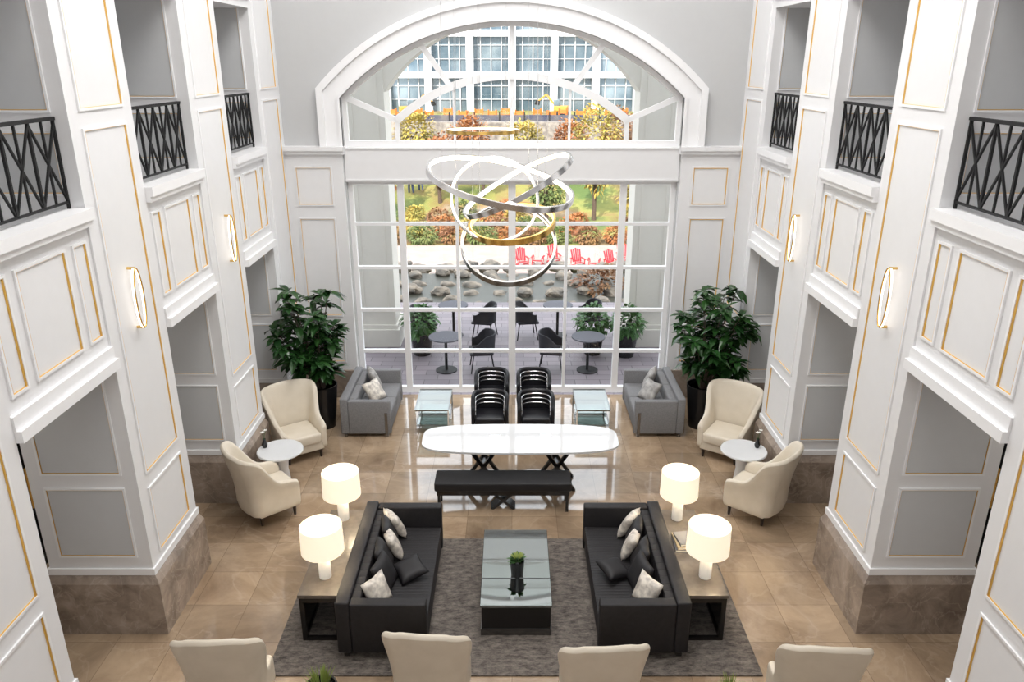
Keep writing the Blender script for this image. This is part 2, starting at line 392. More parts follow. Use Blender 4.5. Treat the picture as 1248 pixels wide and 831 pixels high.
def balcony(L,x,y,rz):
    e=thing('balcony_parapet','white panelled balcony front with gold beading between columns','balcony',(x,y,0),rz,group='balcony parapets')
    h=L/2-.001
    MB().box(-.1,0,-h,h,3.2,4.58).obj('parapet_wall','white',e)
    l=MB().box(-.16,.07,-h,h,4.58,4.64).box(-.16,.10,-h,h,4.64,4.74); l.obj('ledge','white_trim',e)
    l=MB().box(0,.04,-h,h,3.28,3.4).box(-.1,.08,-h,h,3.18,3.28); l.obj('cornice','white_trim',e)
    m=MB(); g=MB()
    for a,b_ in ((.05,.2),(.27,.73),(.8,.95)):
        y0=-h+L*a; y1=-h+L*b_
        m.fx(0,1,y0,y1,3.52,4.46,.024,.018); g.fv(0,1,y0+.024,y1-.024,3.544,4.436,.013,.012)
    m.obj('panel_moulding','white_trim',e); g.obj('gold_beading','gold',e)
def railing(L,x,y,rz):
    e=thing('balcony_railing','black wrought iron balcony railing with crossed diagonal bars','railing',(x,y,4.74),rz,group='balcony railings')
    h=L/2-.02
    MB().box(-.022,.022,-h,h,.77,.80).obj('handrail','iron',e)
    MB().box(-.012,.012,-h,h,.05,.07).obj('lower_rail','iron',e)
    m=MB(); k=max(3,round(L/.36)); w=2*h/k
    for i in range(k+1): 
        y_=-h+i*w; y_=min(max(y_,-h+.012),h-.012); m.box(-.012,.012,y_-.012,y_+.012,0 if i in(0,k) else .06,.77)
    for i in range(k):
        a=-h+i*w; b_=a+w
        m.bar((.002,a,.06),(.002,b_,.77),.018); m.bar((-.002,b_,.06),(-.002,a,.77),.018)
        m.bar((0,a+w/2,.06),(0,a+w/2,.77),.018)
    m.obj('lattice_bars','iron',e)
bays=[(3.2,2.0),(6.2,1.6),(8.95,1.5),(11.6,1.4)]
for y,L in bays:
    for s in (-1,1):
        rz=0 if s<0 else pi
        balcony(L,s*3.9,y,rz); railing(L-.02,s*4.0,y,rz)
k=5
for s in (-1,1):
    m=MB()
    for y,L in bays:
        m.box(*sorted((s*3.92,s*4.9)),y-L/2,y+L/2,6.85,11)
        m.box(*sorted((s*3.86,s*4.9)),y-L/2,y+L/2,6.72,6.86); m.box(*sorted((s*3.8,s*4.9)),y-L/2,y+L/2,6.86,6.94)
    S(m.obj('trim_%d'%k,'white')); k+=1
for nm,s in (('baseboard_left',-1),('baseboard_right',1)):
    S(MB().box(*sorted((s*5.86,s*5.9)),-3,7,0,.3).box(*sorted((s*5.86,s*5.9)),9.6,YB,0,.3).obj(nm,'plinth'))

# ------------------------------------------------------------------ sconces
def sconce(x,y,z,rz):
    e=thing('wall_sconce','slim open oval wall sconce with white glowing tube and brass edge','wall lamp',(x,y,z),rz,group='oval wall sconces')
    def oval(px,a_,b_): return [(px,a_*math.cos(t),b_*math.sin(t)) for t in [2*pi*i/48 for i in range(48)]]
    MB().tube(oval(.085,.085,.31),.008,8,True).obj('ring','brass',e,smooth=True)
    MB().tube(oval(.068,.085,.31),.010,8,True).obj('glow_tube','tube',e,smooth=True)
    for s in (-1,1): MB().rbox(0,.08,-.012,.012,*sorted((s*.30,s*.325)),.004).obj('wall_bracket','brass',e)
for s in (-1,1):
    for y in (7.55,10.35): sconce(s*3.88,y,3.72,0 if s<0 else pi)

# ------------------------------------------------------------------ generic shell seat
def shell(path,zb,zt,th,flare=0,mz=7,bulge=0):
    n=len(path); v=[];f=[]
    P=[Vector((p[0],p[1],0)) for p in path]
    K=2*mz+1
    for i in range(n):
        t=(P[min(i+1,n-1)]-P[max(i-1,0)]).normalized(); nr=Vector((-t.y,t.x,0))
        b0=zb[i]; h=zt[i]
        for j in range(mz):
            q=j/(mz-1); z=b0+(h-b0)*q; fl=flare*max(0,z-.45)**1.3
            v.append(P[i]+nr*(fl)+Vector((0,0,z)))
        v.append(P[i]+nr*(flare*max(0,h-.45)**1.3-th/2)+Vector((0,0,h+th*.35)))
        for j in range(mz):
            q=1-j/(mz-1); z=b0+(h-b0)*q; fl=flare*max(0,z-.45)**1.3
            v.append(P[i]+nr*(fl-th*(1+bulge*math.sin(pi*q)))+Vector((0,0,z)))
    for i in range(n-1):
        for k in range(K):
            f.append((i*K+k,(i+1)*K+k,(i+1)*K+(k+1)%K,i*K+(k+1)%K))
    f.append(tuple(range(K))); f.append(tuple((n-1)*K+k for k in range(K))[::-1])
    return v,f
def ss(a,b,x):
    t=min(1,max(0,(x-a)/(b-a))); return t*t*(3-2*t)
def upath(w,yb,yf,n=36,pw=.75):
    pts=[];A=[]
    for i in range(n+1):
        a=-1+2*i/n; A.append(a)
        if abs(a)>.62:
            q=(abs(a)-.62)/.38; pts.append((math.copysign(w-.01*q,a)*1.0, 0+ (yf)*q))
        else:
            th=a/.62*pi/2; cx=math.copysign(abs(math.sin(th))**pw,th); cy=abs(math.cos(th))**pw
            pts.append((w*cx, yb*cy))
    pts=[(-x,y) for x,y in pts]
    return pts,A
def wing_path(yf,w):
    yb=-.36; r=.15
    raw=[]
    for i in range(11): raw.append((-w,yf+(yb+r-yf)*i/10))
    for i in range(1,9):
        t=i/8*pi/2; raw.append((-w+r-r*math.cos(t),yb+r-r*math.sin(t)))
    for i in range(1,10): x=-w+r+(2*w-2*r)*i/10; raw.append((x,yb-.03*(1-(x/(w-r))**2)))
    raw+= [(-x,y) for x,y in raw[:19]][::-1]
    return raw[::-1]
def wing_chair(loc,rz,label,group,top=1.10,edge=.03,arm=.60,yf=.33,drop=.58,w=.36,flare=.24):
    e=thing('wing_chair',label,'armchair',loc,rz,group=group)
    pts=wing_path(yf,w)
    zt=[]
    for x,y in pts:
        yy=(y+.36)/.69
        h=top-edge*(abs(x)/w)**3
        k=ss(.10,drop,yy)
        h=h*(1-k)+arm*k
        h-=.06*ss(.8,1,yy); zt.append(h)
    for _ in range(3): zt=[zt[0]]+[(zt[i-1]+2*zt[i]+zt[i+1])/4 for i in range(1,len(zt)-1)]+[zt[-1]]
    v,f=shell(pts,[.17]*len(pts),zt,.085,flare,8,.15)
    MB().add(v,f).obj('chair_shell','cream',e,smooth=True,sub=1)
    MB().rbox(-w+.09,w-.09,-.26,yf+.02,.28,.46,.05,4).obj('seat_cushion','cream',e,smooth=True)
    MB().rbox(-w+.05,w-.05,-.26,yf-.02,.15,.29,.02).obj('seat_base','cream',e,smooth=True)
    for x,y in ((-.26,yf-.08),(.26,yf-.08),(-.23,-.22),(.23,-.22)):
        MB().lathe([(.012,.0),(.018,.0),(.03,.16),(.03,.2)],12,(x,y)).obj('leg','legwood',e,smooth=True)
    return e
G1='wing chairs around side tables'
wing_chair((-3.43,11.12,0),-pi+.6,'cream leather wing chair beside the round white table',G1)
wing_chair((-3.41,9.40,0),-.85,'cream leather wing chair with its curved back turned outward',G1)
wing_chair((3.43,11.12,0),pi-.6,'cream leather wing chair beside the round white table',G1)
wing_chair((3.41,9.40,0),.85,'cream leather wing chair with its curved back turned outward',G1)
for x,y,rz in ((-2.72,6.00,.05),(-.77,6.07,-.08),(.82,5.92,.06),(2.86,5.91,-.07)):
    wing_chair((x,y,0),rz,'cream leather wing chair facing the dark sofas','wing chairs at the rug edge',1.15,.13,.45,.12,.40,.355,.22)

# ------------------------------------------------------------------ round side tables
def round_table(x,y):
    e=thing('side_table','round white pedestal side table between cream chairs','side table',(x,y,0),0,group='round side tables')
    MB().lathe([(0,.57),(.30,.57),(.335,.585),(.335,.60),(.325,.61),(0,.61)],48).obj('table_top','marbletop',e,smooth=True)
    MB().lathe([(.12,.02),(.09,.3),(.12,.57)],24).obj('pedestal','white_trim',e,smooth=True)
    MB().lathe([(0,0),(.15,0),(.15,.015),(.12,.03),(0,.03)],32).obj('foot','white_trim',e,smooth=True)
def vase(x,y,z,flower=True):
    e=thing('flower_vase','small black vase with white blossoms on the side table','vase',(x,y,z),0,group='small vases')
    MB().lathe([(0,0),(.03,0),(.045,.05),(.02,.12),(.025,.14),(.018,.14),(.014,.12),(0,.1)],20).obj('vase_body','pot',e,smooth=True)
    MB().tube([(0,0,.1),(.01,0,.2),(.03,.01,.26)],.004,6).tube([(0,0,.1),(-.02,.01,.22)],.004,6).obj('stem','leaf2',e)
    m=MB()
    for p in ((.03,.01,.27),(-.02,.01,.23),(.0,-.02,.25)):
        for k in range(6):
            a=k*pi/3; m.add([p,(p[0]+.02*math.cos(a-.4),p[1]+.02*math.sin(a-.4),p[2]+.008),(p[0]+.035*math.cos(a),p[1]+.035*math.sin(a),p[2]+.015),(p[0]+.02*math.cos(a+.4),p[1]+.02*math.sin(a+.4),p[2]+.008)],[(0,1,2,3)])
    m.obj('blossom','petal',e,fixn=False)
for s in (-1,1):
    round_table(s*3.42,10.14); vase(-3.66 if s<0 else 3.63,10.2,.61)

# ------------------------------------------------------------------ dark sofas
def dark_sofa(loc,rz):
    e=thing('leather_sofa','black leather box sofa with fine channelled seat','sofa',loc,rz,group='facing leather sofas')
    h=.99; D=.475
    MB().rbox(-h,h,-D,-D+.15,.10,.74,.02).obj('backrest','leather',e,smooth=True)
    for s in (-1,1):
        MB().rbox(*sorted((s*h,s*(h-.13))),-D+.151,D,.10,.72,.02).obj('armrest','leather',e,smooth=True)
    MB().rbox(-h+.131,h-.131,-D+.151,D-.02,.10,.26,.015).obj('sofa_base','leather',e,smooth=True)
    m=MB(); n=34; w=(2*h-.28)/n
    for i in range(n):
        m.rbox(-h+.14+i*w,-h+.14+(i+1)*w+.004,-D+.16,D-.01,.262,.44,.006,2)
    m.obj('seat_cushion','leather',e,smooth=True)
    m=MB(); n=14; w=(2*h-.28)/n
    for i in range(n): m.rbox(-h+.14+i*w,-h+.14+(i+1)*w+.004,-D+.152,-D+.25,.442,.70,.012,2)
    m.obj('back_cushion','leather',e,smooth=True)
    for x in (-h+.08,h-.08):
        for y in (-D+.08,D-.08): MB().box(x-.03,x+.03,y-.03,y+.03,.02,.10).obj('leg','darksteel',e)
dark_sofa((-1.365,7.53,0),-pi/2); dark_sofa((1.385,7.53,0),pi/2)

def cushion(loc,rot,w,t,mt,label,group='scatter cushions on the leather sofas'):
    n=12; v=[];f=[]
    for sd in (1,-1):
        for i in range(n+1):
            for j in range(n+1):
                a=-1+2*i/n;b=-1+2*j/n
                x=a*w/2*(1-.10*(1-abs(b))*abs(a)); y=b*w/2*(1-.10*(1-abs(a))*abs(b))
                z=sd*t/2*((1-a**4)*(1-b**4))**.6
                v.append((x,y,z))
    K=(n+1)**2
    for sd in (0,1):
        for i in range(n):
            for j in range(n):
                q=[sd*K+i*(n+1)+j,sd*K+(i+1)*(n+1)+j,sd*K+(i+1)*(n+1)+j+1,sd*K+i*(n+1)+j+1]
                f.append(tuple(q if sd==0 else q[::-1]))
    me_=MB().add(v,f)
    o=me_.obj('cushion',mt,None,smooth=True,label=label,category='cushion',group=group)
    bm=bmesh.new(); bm.from_mesh(o.data); bmesh.ops.remove_doubles(bm,verts=bm.verts[:],dist=.0005); bmesh.ops.recalc_face_normals(bm,faces=bm.faces[:]); bm.to_mesh(o.data); bm.free()
    o.location=loc; o.rotation_euler=rot
LW='ivory silk cushion with a woven pattern leaning on the sofa'; LB='black velvet cushion leaning on the sofa'
def cpair(dy,dx,z,mt,w,ty,rzz):
    for s in (-1,1):
        cushion((s*(1.48-dx),7.53+dy,z),(0,-s*(pi/2-.42)+0,s*-rzz),w,.13,mt,LW if mt=='cush_w' else LB)
cpair(.69,.03,.61,'cush_w',.34,0,.6)
cpair(.47,-.0,.61,'cush_b',.38,0,.2)
cpair(.26,.07,.61,'cush_w',.34,0,.35)
cpair(-.0,-.0,.61,'cush_b',.38,0,.1)
cpair(-.30,.05,.60,'cush_b',.40,0,-.2)
cpair(-.62,.02,.61,'cush_w',.34,0,-.55)
for s in (-1,1):
    cushion((s*1.17,7.42,.52),(.15,s*.2,.5),.34,.12,'cush_b','black velvet cushion lying flat on the seat')

# ------------------------------------------------------------------ consoles
def console(x,y):
    e=thing('console_table','taupe topped console table with black frame legs behind sofa','console table',(x,y,0.02),0,group='console tables behind sofas')
    h=.84;w=.22
    MB().box(-w,w,-h,h,.56,.60).obj('table_top','console',e)
    MB().box(-w+.01,w-.01,-h+.01,h-.01,.50,.559).obj('apron','blackwood',e)
    for a in (-1,1):
        for b_ in (-1,1):
            MB().box(*sorted((a*(w-.01),a*(w-.06))),*sorted((b_*(h-.01),b_*(h-.06))),0,.50).obj('leg','blackwood',e)
    m=MB(); m.box(-w+.06,w-.06,-h+.01,-h+.05,0,.04); m.box(-w+.06,w-.06,h-.05,h-.01,0,.04); m.box(-w+.01,-w+.05,-h+.06,h-.06,0,.04); m.box(w-.05,w-.01,-h+.06,h-.06,0,.04)
    m.obj('stretcher','blackwood',e)
    for a in (-1,1): MB().box(*sorted((a*(w-.035),a*(w-.015))),-h+.06,h-.06,.04,.5).obj('side_panel','blackwood',e)
console(-2.08,7.66); console(2.10,7.66)
def table_lamp(x,y):
    e=thing('table_lamp','white column table lamp with glowing drum shade','table lamp',(x,y,.62),0,group='drum shade table lamps')
    MB().lathe([(0,0),(.066,0),(.068,.005),(.068,.36),(.063,.365),(0,.365)],32).obj('lamp_base','lampbase',e,smooth=True)
    MB().tube([(0,0,.365),(0,0,.49)],.008).obj('lamp_neck','brass',e)
    sh=MB().lathe([(.233,.345),(.226,.66),(.220,.66),(.227,.345)],48,closed=True).obj('lamp_shade','shade',e,smooth=True)
    MB().lathe([(0,.65),(.219,.65)],32).obj('shade_diffuser','shade',sh)
    MB().lathe([(0,.49),(.03,.50),(.035,.53),(.02,.57),(0,.58)],16).obj('light_bulb','tube',e,smooth=True)
    l=bpy.data.lights.new('lamp_light','POINT'); l.energy=9; l.color=(1,.82,.58); l.shadow_soft_size=.05
    o=bpy.data.objects.new('lamp_light',l); col.objects.link(o); o.parent=e; o.location=(.12,0,.44)
for x,y in ((-2.07,7.15),(-2.10,8.30),(2.14,7.15),(2.06,8.30)): table_lamp(x,y)
zz=.62
for i,(w,d,h,mt) in enumerate(((.26,.34,.035,'book'),(.24,.31,.03,'book2'),(.2,.26,.03,'book'))):
    e=thing('book','hardback book stacked on the console table','book',(2.04,7.75,zz),.1*i-.05,group='books stacked on the console')
    MB().box(-w/2,w/2,-d/2,d/2,0,.004).box(-w/2,w/2,-d/2,d/2,h-.004,h).box(-w/2,-w/2+.004,-d/2,d/2,.004,h-.004).obj('book_cover',mt,e)
    MB().box(-w/2+.005,w/2-.006,-d/2+.006,d/2-.006,.0045,h-.0045).obj('pages','paper',e)
    zz+=h
# ------------------------------------------------------------------ rug
e=MB().rbox(-2.55,2.6,6.32,8.75,.001,.02,.004,1).obj('area_rug','rug',label='dark grey brown mottled wool area rug',category='rug')

# ------------------------------------------------------------------ coffee table
e=thing('coffee_table','long black coffee table with reflective smoked glass top','coffee table',(.045,7.63,.02))
for y0,y1 in ((-.725,-.255),(-.245,.725)):
    MB().rbox(-.395,.395,y0,y1,.37,.40,.004,1).obj('table_top','darkglass',e)
MB().box(-.38,.38,-.71,.71,.08,.369).obj('table_body','blackwood',e)
m=MB()
for s in (-1,1): m.box(*sorted((s*.39,s*.33)),-.72,.72,0,.08)
m.box(-.33,.33,-.72,-.66,0,.08); m.box(-.33,.33,.66,.72,0,.08)
m.obj('table_plinth','darksteel',e)
e=thing('potted_plant','small yellow green plant in a short black pot','plant',(.06,7.45,.42))
MB().lathe([(0,0),(.07,0),(.085,.19),(.075,.19),(.07,.15),(0,.15)],28).obj('pot','pot',e,smooth=True)

# ------------------------------------------------------------------ leaves
def leaf(mb,p,d,L,Wd,droop=.3):
    d=Vector(d).normalized(); sd=d.cross(Vector((0,0,1)))
    if sd.length<.1: sd=Vector((1,0,0))
    sd.normalize(); up=sd.cross(d)
    p=Vector(p); pts=[p]
    for t,w in ((.3,.9),(.65,.85)):
        c=p+d*L*t-Vector((0,0,1))*droop*L*t*t
        pts+= [c-sd*Wd*w/2+up*Wd*.12,c,c+sd*Wd*w/2+up*Wd*.12]
    pts.append(p+d*L-Vector((0,0,1))*droop*L)
    mb.add(pts,[(0,2,1),(0,3,2),(1,2,5,4),(2,3,6,5),(4,5,7),(5,6,7)])
def rd(r): 
    while True:
        v=Vector((r.uniform(-1,1),r.uniform(-1,1),r.uniform(-1,1)))
        if .1<v.length<1: return v
m=MB()
for i in range(36):
    a=R.uniform(0,2*pi); leaf(m,(.02*math.cos(a),.02*math.sin(a),.16+R.uniform(0,.04)),(math.cos(a),math.sin(a),R.uniform(.4,2)),R.uniform(.07,.15),.04)
m.obj('foliage','leaf2',e,fixn=False)
m=MB()
for i in range(16):
    a=R.uniform(0,2*pi); leaf(m,(.02*math.cos(a),.02*math.sin(a),.21),(math.cos(a),math.sin(a),1.5),.11,.03)
m.obj('young_leaves','limeleaf',e,fixn=False)

def big_plant(loc,seed,sg):
    r=random.Random(seed)
    e=thing('potted_fig_tree','tall leafy indoor tree in a tapered black pot','potted plant',loc,0,group='indoor trees by the window')
    MB().lathe([(0,0),(.19,0),(.27,.78),(.25,.78),(.235,.70),(0,.70)],40).obj('pot','pot',e,smooth=True)
    MB().lathe([(0,.715),(.234,.715)],24).obj('soil','soil',e)
    t=MB(); m=MB()
    for k in range(24):
        a=k*2*pi/24*5+r.uniform(-.3,.3); top=1.1+1.38*((k*7)%24)/23; rr=.62*math.sin(pi*min(1,max(.15,(top-.7)/2.05)))**.6*r.uniform(.7,1)
        p0=Vector((.05*math.cos(a),.05*math.sin(a),.7)); p2=Vector((rr*math.cos(a)+sg*.14,rr*math.sin(a)*.85-.05,top)); p1=(p0+p2)/2+Vector((-.08*math.cos(a),-.08*math.sin(a),.1))
        pts=[]
        for i in range(9):
            q=i/8; pts.append(p0*(1-q)**2+p1*2*q*(1-q)+p2*q*q)
        def cl(p):
            p=Vector(p); lim=.60 if loc[1]+p.y>12.22 else .86
            if sg*p.x>lim: p.x=sg*lim
            if -sg*p.x>.62: p.x=-sg*.62
            return p
        pts=[cl(p) for p in pts]
        t.tube(pts,[.014-.008*i/8 for i in range(9)],6)
        for i in range(4,9):
            for j in range(5 if i<8 else 10):
                b=r.uniform(0,2*pi); leaf(m,pts[i],(math.cos(b),math.sin(b),r.uniform(-.2,.8)),r.uniform(.22,.34),r.uniform(.10,.15),r.uniform(.2,.6))
    m.v=[tuple(cl(p)) for p in m.v]
    t.obj('branches','bark',e); m.obj('foliage','leaf',e,fixn=False)
big_plant((-3.27,12.18,0),3,-1); big_plant((3.27,12.18,0),5,1)

def grass_pot(x,y):
    e=thing('potted_grass','spiky green grass plant in a low black bowl','potted plant',(x,y,0),0,group='spiky grass plants')
    MB().lathe([(0,0),(.12,0),(.16,.34),(.14,.34),(.13,.30),(0,.30)],24).obj('pot','pot',e,smooth=True)
    m=MB()
    for i in range(110):
        a=R.uniform(0,2*pi); leaf(m,(.05*math.cos(a),.05*math.sin(a),.3),(math.cos(a),math.sin(a),R.uniform(1.4,5)),R.uniform(.14,.26),.010,.1)
    m.obj('foliage','limeleaf',e,fixn=False)
grass_pot(-1.84,5.84); grass_pot(2.07,5.72)

# ------------------------------------------------------------------ long table and bench
def sup(a,b,n=56,e1=2.6,e2=4.5):
    o=[]
    for i in range(n):
        t=2*pi*i/n; c,s=math.cos(t),math.sin(t)
        o.append((a*math.copysign(abs(c)**(2/e1),c),b*math.copysign(abs(s)**(2/e2),s)))
    return o
e=thing('dining_table','long boat shaped white marble table on crossed black legs','table',(.12,10.2,0))
MB().slab(sup(1.44,.465),.735,.765).slab(sup(1.40,.43),.722,.735).obj('table_top','marbletop',e)
for x in (-.54,.54):
    m=MB()
    for y in (-.2,.2):
        m.bar((x-.26,y,.0),(x+.22,y,.722),.05,.05,(0,1,0)); m.bar((x+.26,y+.001,.0),(x-.22,y+.001,.722),.05,.05,(0,1,0))
    m.box(x-.03,x+.03,-.2,.2,.34,.39)
    m.obj('leg','blackwood',e)
for x,y in ((-.25,10.25),(.5,10.28)):
    MB().box(-.08,.08,-.03,.03,0,.006).obj('power_socket_box','chrome',loc=(x,y,.765),label='small metal socket box set on the white table',category='socket',group='table sockets')
e=thing('bench','long black upholstered bench in front of the white table','bench',(-.125,9.58,0))
MB().rbox(-.96,.96,-.2,.2,.34,.48,.03,4).obj('seat','bench',e,smooth=True)
MB().box(-.93,.93,-.17,.17,.27,.339).obj('seat_frame','blackwood',e)
for x in (-.9,.9):
    for y in (-.14,.14): MB().box(x-.02,x+.02,y-.02,y+.02,0,.27).obj('leg','blackwood',e)
m=MB(); m.bar((-.16,0,0),(.15,0,.27),.04,.2,(0,1,0)); m.bar((.16,.001,0),(-.15,.001,.27),.04,.2,(0,1,0)); m.obj('leg','blackwood',e)

# ------------------------------------------------------------------ dark barrel chairs
def barrel_chair(x,y,rz):
    e=thing('barrel_chair','black leather barrel chair with banded curved back by the window','chair',(x,y,0),rz,group='black barrel chairs')
    pts,A=upath(.315,-.29,.20,28,.8)
    zt=[.76*(1-ss(.5,.95,abs(a)))+.60*ss(.5,.95,abs(a)) for a in A]
    v,f=shell(pts,[.20]*len(pts),zt,.06,.02,6); MB().add(v,f).obj('backrest','dkfab',e,smooth=True,sub=1)
    MB().rbox(-.245,.245,-.2,.24,.26,.45,.04,3).obj('seat','dkfab',e,smooth=True)
    inn=[(p[0]*.79,p[1]*.79) for p in pts]
    for off in (.07,.15,.23):
        v,f=shell(inn,[max(.44,z-off) for z in zt],[max(.45,z-off)+.012 for z in zt],.012,0,3); MB().add(v,f).obj('metal_band','chrome',e,smooth=True)
    for a in (-1,1):
        for b_ in (-1,1): MB().tube([(a*.2,b_*.17,.24),(a*.23,b_*.2,0)],.014,8).obj('leg','darksteel',e)
for x in (-.37,.40):
    barrel_chair(x,11.75,pi); barrel_chair(x*.98,12.74,pi)

# ------------------------------------------------------------------ grey sofas
def grey_sofa(x,y,rz):
    e=thing('grey_sofa','grey fabric two seat sofa with dark metal corner strips','sofa',(x,y,0),rz,group='grey sofas by the window')
    h=.74;D=.42
    MB().rbox(-h,h,-D,-D+.13,.06,.70,.02).obj('backrest','greyfab',e,smooth=True)
    for s in (-1,1): MB().rbox(*sorted((s*h,s*(h-.11))),-D+.131,D,.06,.66,.02).obj('armrest','greyfab',e,smooth=True)
    MB().rbox(-h+.111,h-.111,-D+.131,D-.02,.06,.24,.01).obj('sofa_base','greyfab',e,smooth=True)
    for s in (-1,1): MB().rbox(*sorted((s*.002,s*(h-.115))),-D+.135,D-.005,.242,.42,.03).obj('seat_cushion','greyfab',e,smooth=True)
    for s in (-1,1): MB().rbox(*sorted((s*.002,s*(h-.115))),-D+.132,-D+.26,.422,.66,.03).obj('back_cushion','greyfab',e,smooth=True)
    for a in (-1,1):
        for b_ in (-1,1): MB().box(*sorted((a*(h+.004),a*(h-.03))),*sorted((b_*(D-.1),b_*(D-.05))),0,.45 if b_>0 else .06).obj('leg','darksteel',e)
grey_sofa(-2.46,12.46,-pi/2); grey_sofa(2.48,12.46,pi/2)
for s in (-1,1):
    cushion((s*2.48,12.85,.60),(0,-s*(pi/2-.45),-s*.3),.42,.15,'cush_g','silver grey patterned cushion on the grey sofa','cushions on the grey sofas')
    cushion((s*2.40,12.35,.58),(0,-s*(pi/2-.6),s*.5),.40,.14,'cush_w' if s<0 else 'cush_g','pale silver cushion on the grey sofa','cushions on the grey sofas')

def glass_table(x,y):
    e=thing('glass_table','square chrome framed glass side table with lower shelf','side table',(x,y,0),0,group='chrome and glass tables')
    a=.29;b_=.44
    MB().box(-a,a,-b_,b_,.44,.455).obj('table_top','tglass',e)
    MB().box(-a+.03,a-.03,-b_+.03,b_-.03,.16,.17).obj('shelf','tglass',e)
    m=MB()
    for z in (.425,.145): m.box(-a,a,-b_,-b_+.02,z,z+.015); m.box(-a,a,b_-.02,b_,z,z+.015); m.box(-a,-a+.02,-b_+.02,b_-.02,z,z+.015); m.box(a-.02,a,-b_+.02,b_-.02,z,z+.015); m.box(-a,a,-.01,.01,z,z+.015)
    m.obj('frame','darksteel',e)
    for i in (-1,1):
        for j in (-1,1): MB().box(*sorted((i*(a+.002),i*(a-.022))),*sorted((j*(b_+.002),j*(b_-.022))),0,.44).obj('leg','chrome',e)
glass_table(-1.36,12.28); glass_table(1.38,12.28)

# ------------------------------------------------------------------ chandelier
e=thing('chandelier','modern chandelier of tilted gold and chrome light rings on wires','chandelier',(0,9,11))
MB().lathe([(0,-.06),(.6,-.06),(.62,-.03),(.62,0),(0,0)],48).obj('canopy','chrome',e,smooth=True)
def ring(c,r,rx,ry,mt,hh=.035,th=.03,led='led',cov=.55):
    T=Matrix.Translation(Vector(c)-Vector((0,9,11)))@Matrix.Rotation(ry,4,'Y')@Matrix.Rotation(rx,4,'X')
    rg=MB().lathe([(r,-hh),(r,hh),(r-th,hh),(r-th,-hh)],80,closed=True,T=T).obj('ring',mt,e,smooth=True)
    MB().lathe([(r-th-.0005,-hh*cov),(r-th-.0005,hh*cov),(r-th-.01,hh*cov),(r-th-.01,-hh*cov)],80,closed=True,T=T).obj('light_strip',led,rg,smooth=True)
    for a in (.9,3.9):
        p=T@Vector((r*math.cos(a),r*math.sin(a),0)); MB().tube([p,(p.x*.8,p.y*.8,-.05)],.0018,5).obj('suspension_wire','chrome',e)
ring((-.04,9,3.95),.57,math.radians(42),.0,'darksteel',.05,.022,'ledsoft',.3)
ring((-.13,9,4.68),.87,math.radians(8),math.radians(12),'chrome',.032,.03,'led',.75)
ring((-.2,9,4.48),.52,math.radians(60),math.radians(14),'chrome',.022,.02,'ledsoft',.4)
ring((.06,8.9,4.66),.70,math.radians(4),math.radians(-28),'chrome',.03,.025,'led',.75)
ring((-.33,9,5.25),.42,math.radians(-1),0,'brass',.018,.02,'led',.8)
ring((-.0,9.05,4.19),.52,math.radians(14),math.radians(-5),'brass',.035,.025,'ledgold',.9)

# ------------------------------------------------------------------ outside
S(MB().box(-15,15,YB+.4,19.5,-.3,-.01).obj('floor_terrace','terrace'))
prof=[(13.9,-.4),(19.5,-.4),(19.9,-1.0),(25.2,-1.0),(26,-1.0),(29,-3),(40,-3.1),(48,-3.0),(56,-.9),(60,-.2),(66,1.0),(75,1.3),(140,1.5)]
def gh(y):
    for (a,za),(b_,zb) in zip(prof,prof[1:]):
        if a<=y<=b_: return za+(zb-za)*(y-a)/(b_-a)
    return prof[-1][1]
m=MB(); ys=[13.9+i*1.2 for i in range(100)]; xs=[-60+i*4 for i in range(31)]
v=[(x,y,gh(y)+(R.uniform(-.12,.12) if y>42 else 0)) for y in ys for x in xs]
f_=[(j*31+i,j*31+i+1,(j+1)*31+i+1,(j+1)*31+i) for j in range(99) for i in range(30)]
S(m.add(v,f_).obj('floor_park','ground',smooth=True))
MB().add([(-30,20.0,-.7),(30,20.0,-.7),(30,25.0,-.7),(-30,25.0,-.7)],[(0,1,2,3)]).obj('pond','water',label='still shallow pond water edged with boulders',category='pond')
MB().box(-30,30,29.2,39.0,-3.2,-2.96).obj('plaza','plaza',label='pale pink sunlit paved plaza beyond the pond',category='plaza')
for s in (-1,1):
    e=thing('portico_pier','pale stone portico pier outside the window','pier',(s*2.99,16.6,-.01),0,group='portico piers')
    MB().box(-.42,.42,-.4,.4,.45,7.4).obj('shaft','pier',e); MB().box(-.5,.5,-.48,.48,0,.4).box(-.46,.46,-.44,.44,.4,.5).obj('base','pier',e)
    mm=MB(); mm.fy(-.4,-1,-.28,.28,.8,3.6,.04,.02); mm.fy(-.4,-1,-.28,.28,3.9,6.8,.04,.02); mm.obj('panel_moulding','pier',e)
m=MB().box(-15,15,16.2,17.0,7.4,8.4)
hw=2.57; Rr=3.12; cc_=3.63
for i in range(36):
    x0=-hw+2*hw*i/36; x1=-hw+2*hw*(i+1)/36; z0=cc_+math.sqrt(Rr*Rr-x0*x0); z1=cc_+math.sqrt(Rr*Rr-x1*x1)
    m.add([(x0,16.25,z0),(x1,16.25,z1),(x1,16.25,7.4),(x0,16.25,7.4),(x0,16.95,z0),(x1,16.95,z1),(x1,16.95,7.4),(x0,16.95,7.4)],[(0,1,2,3),(7,6,5,4),(0,4,5,1)])
S(m.obj('trim_7','pier',fixn=False))
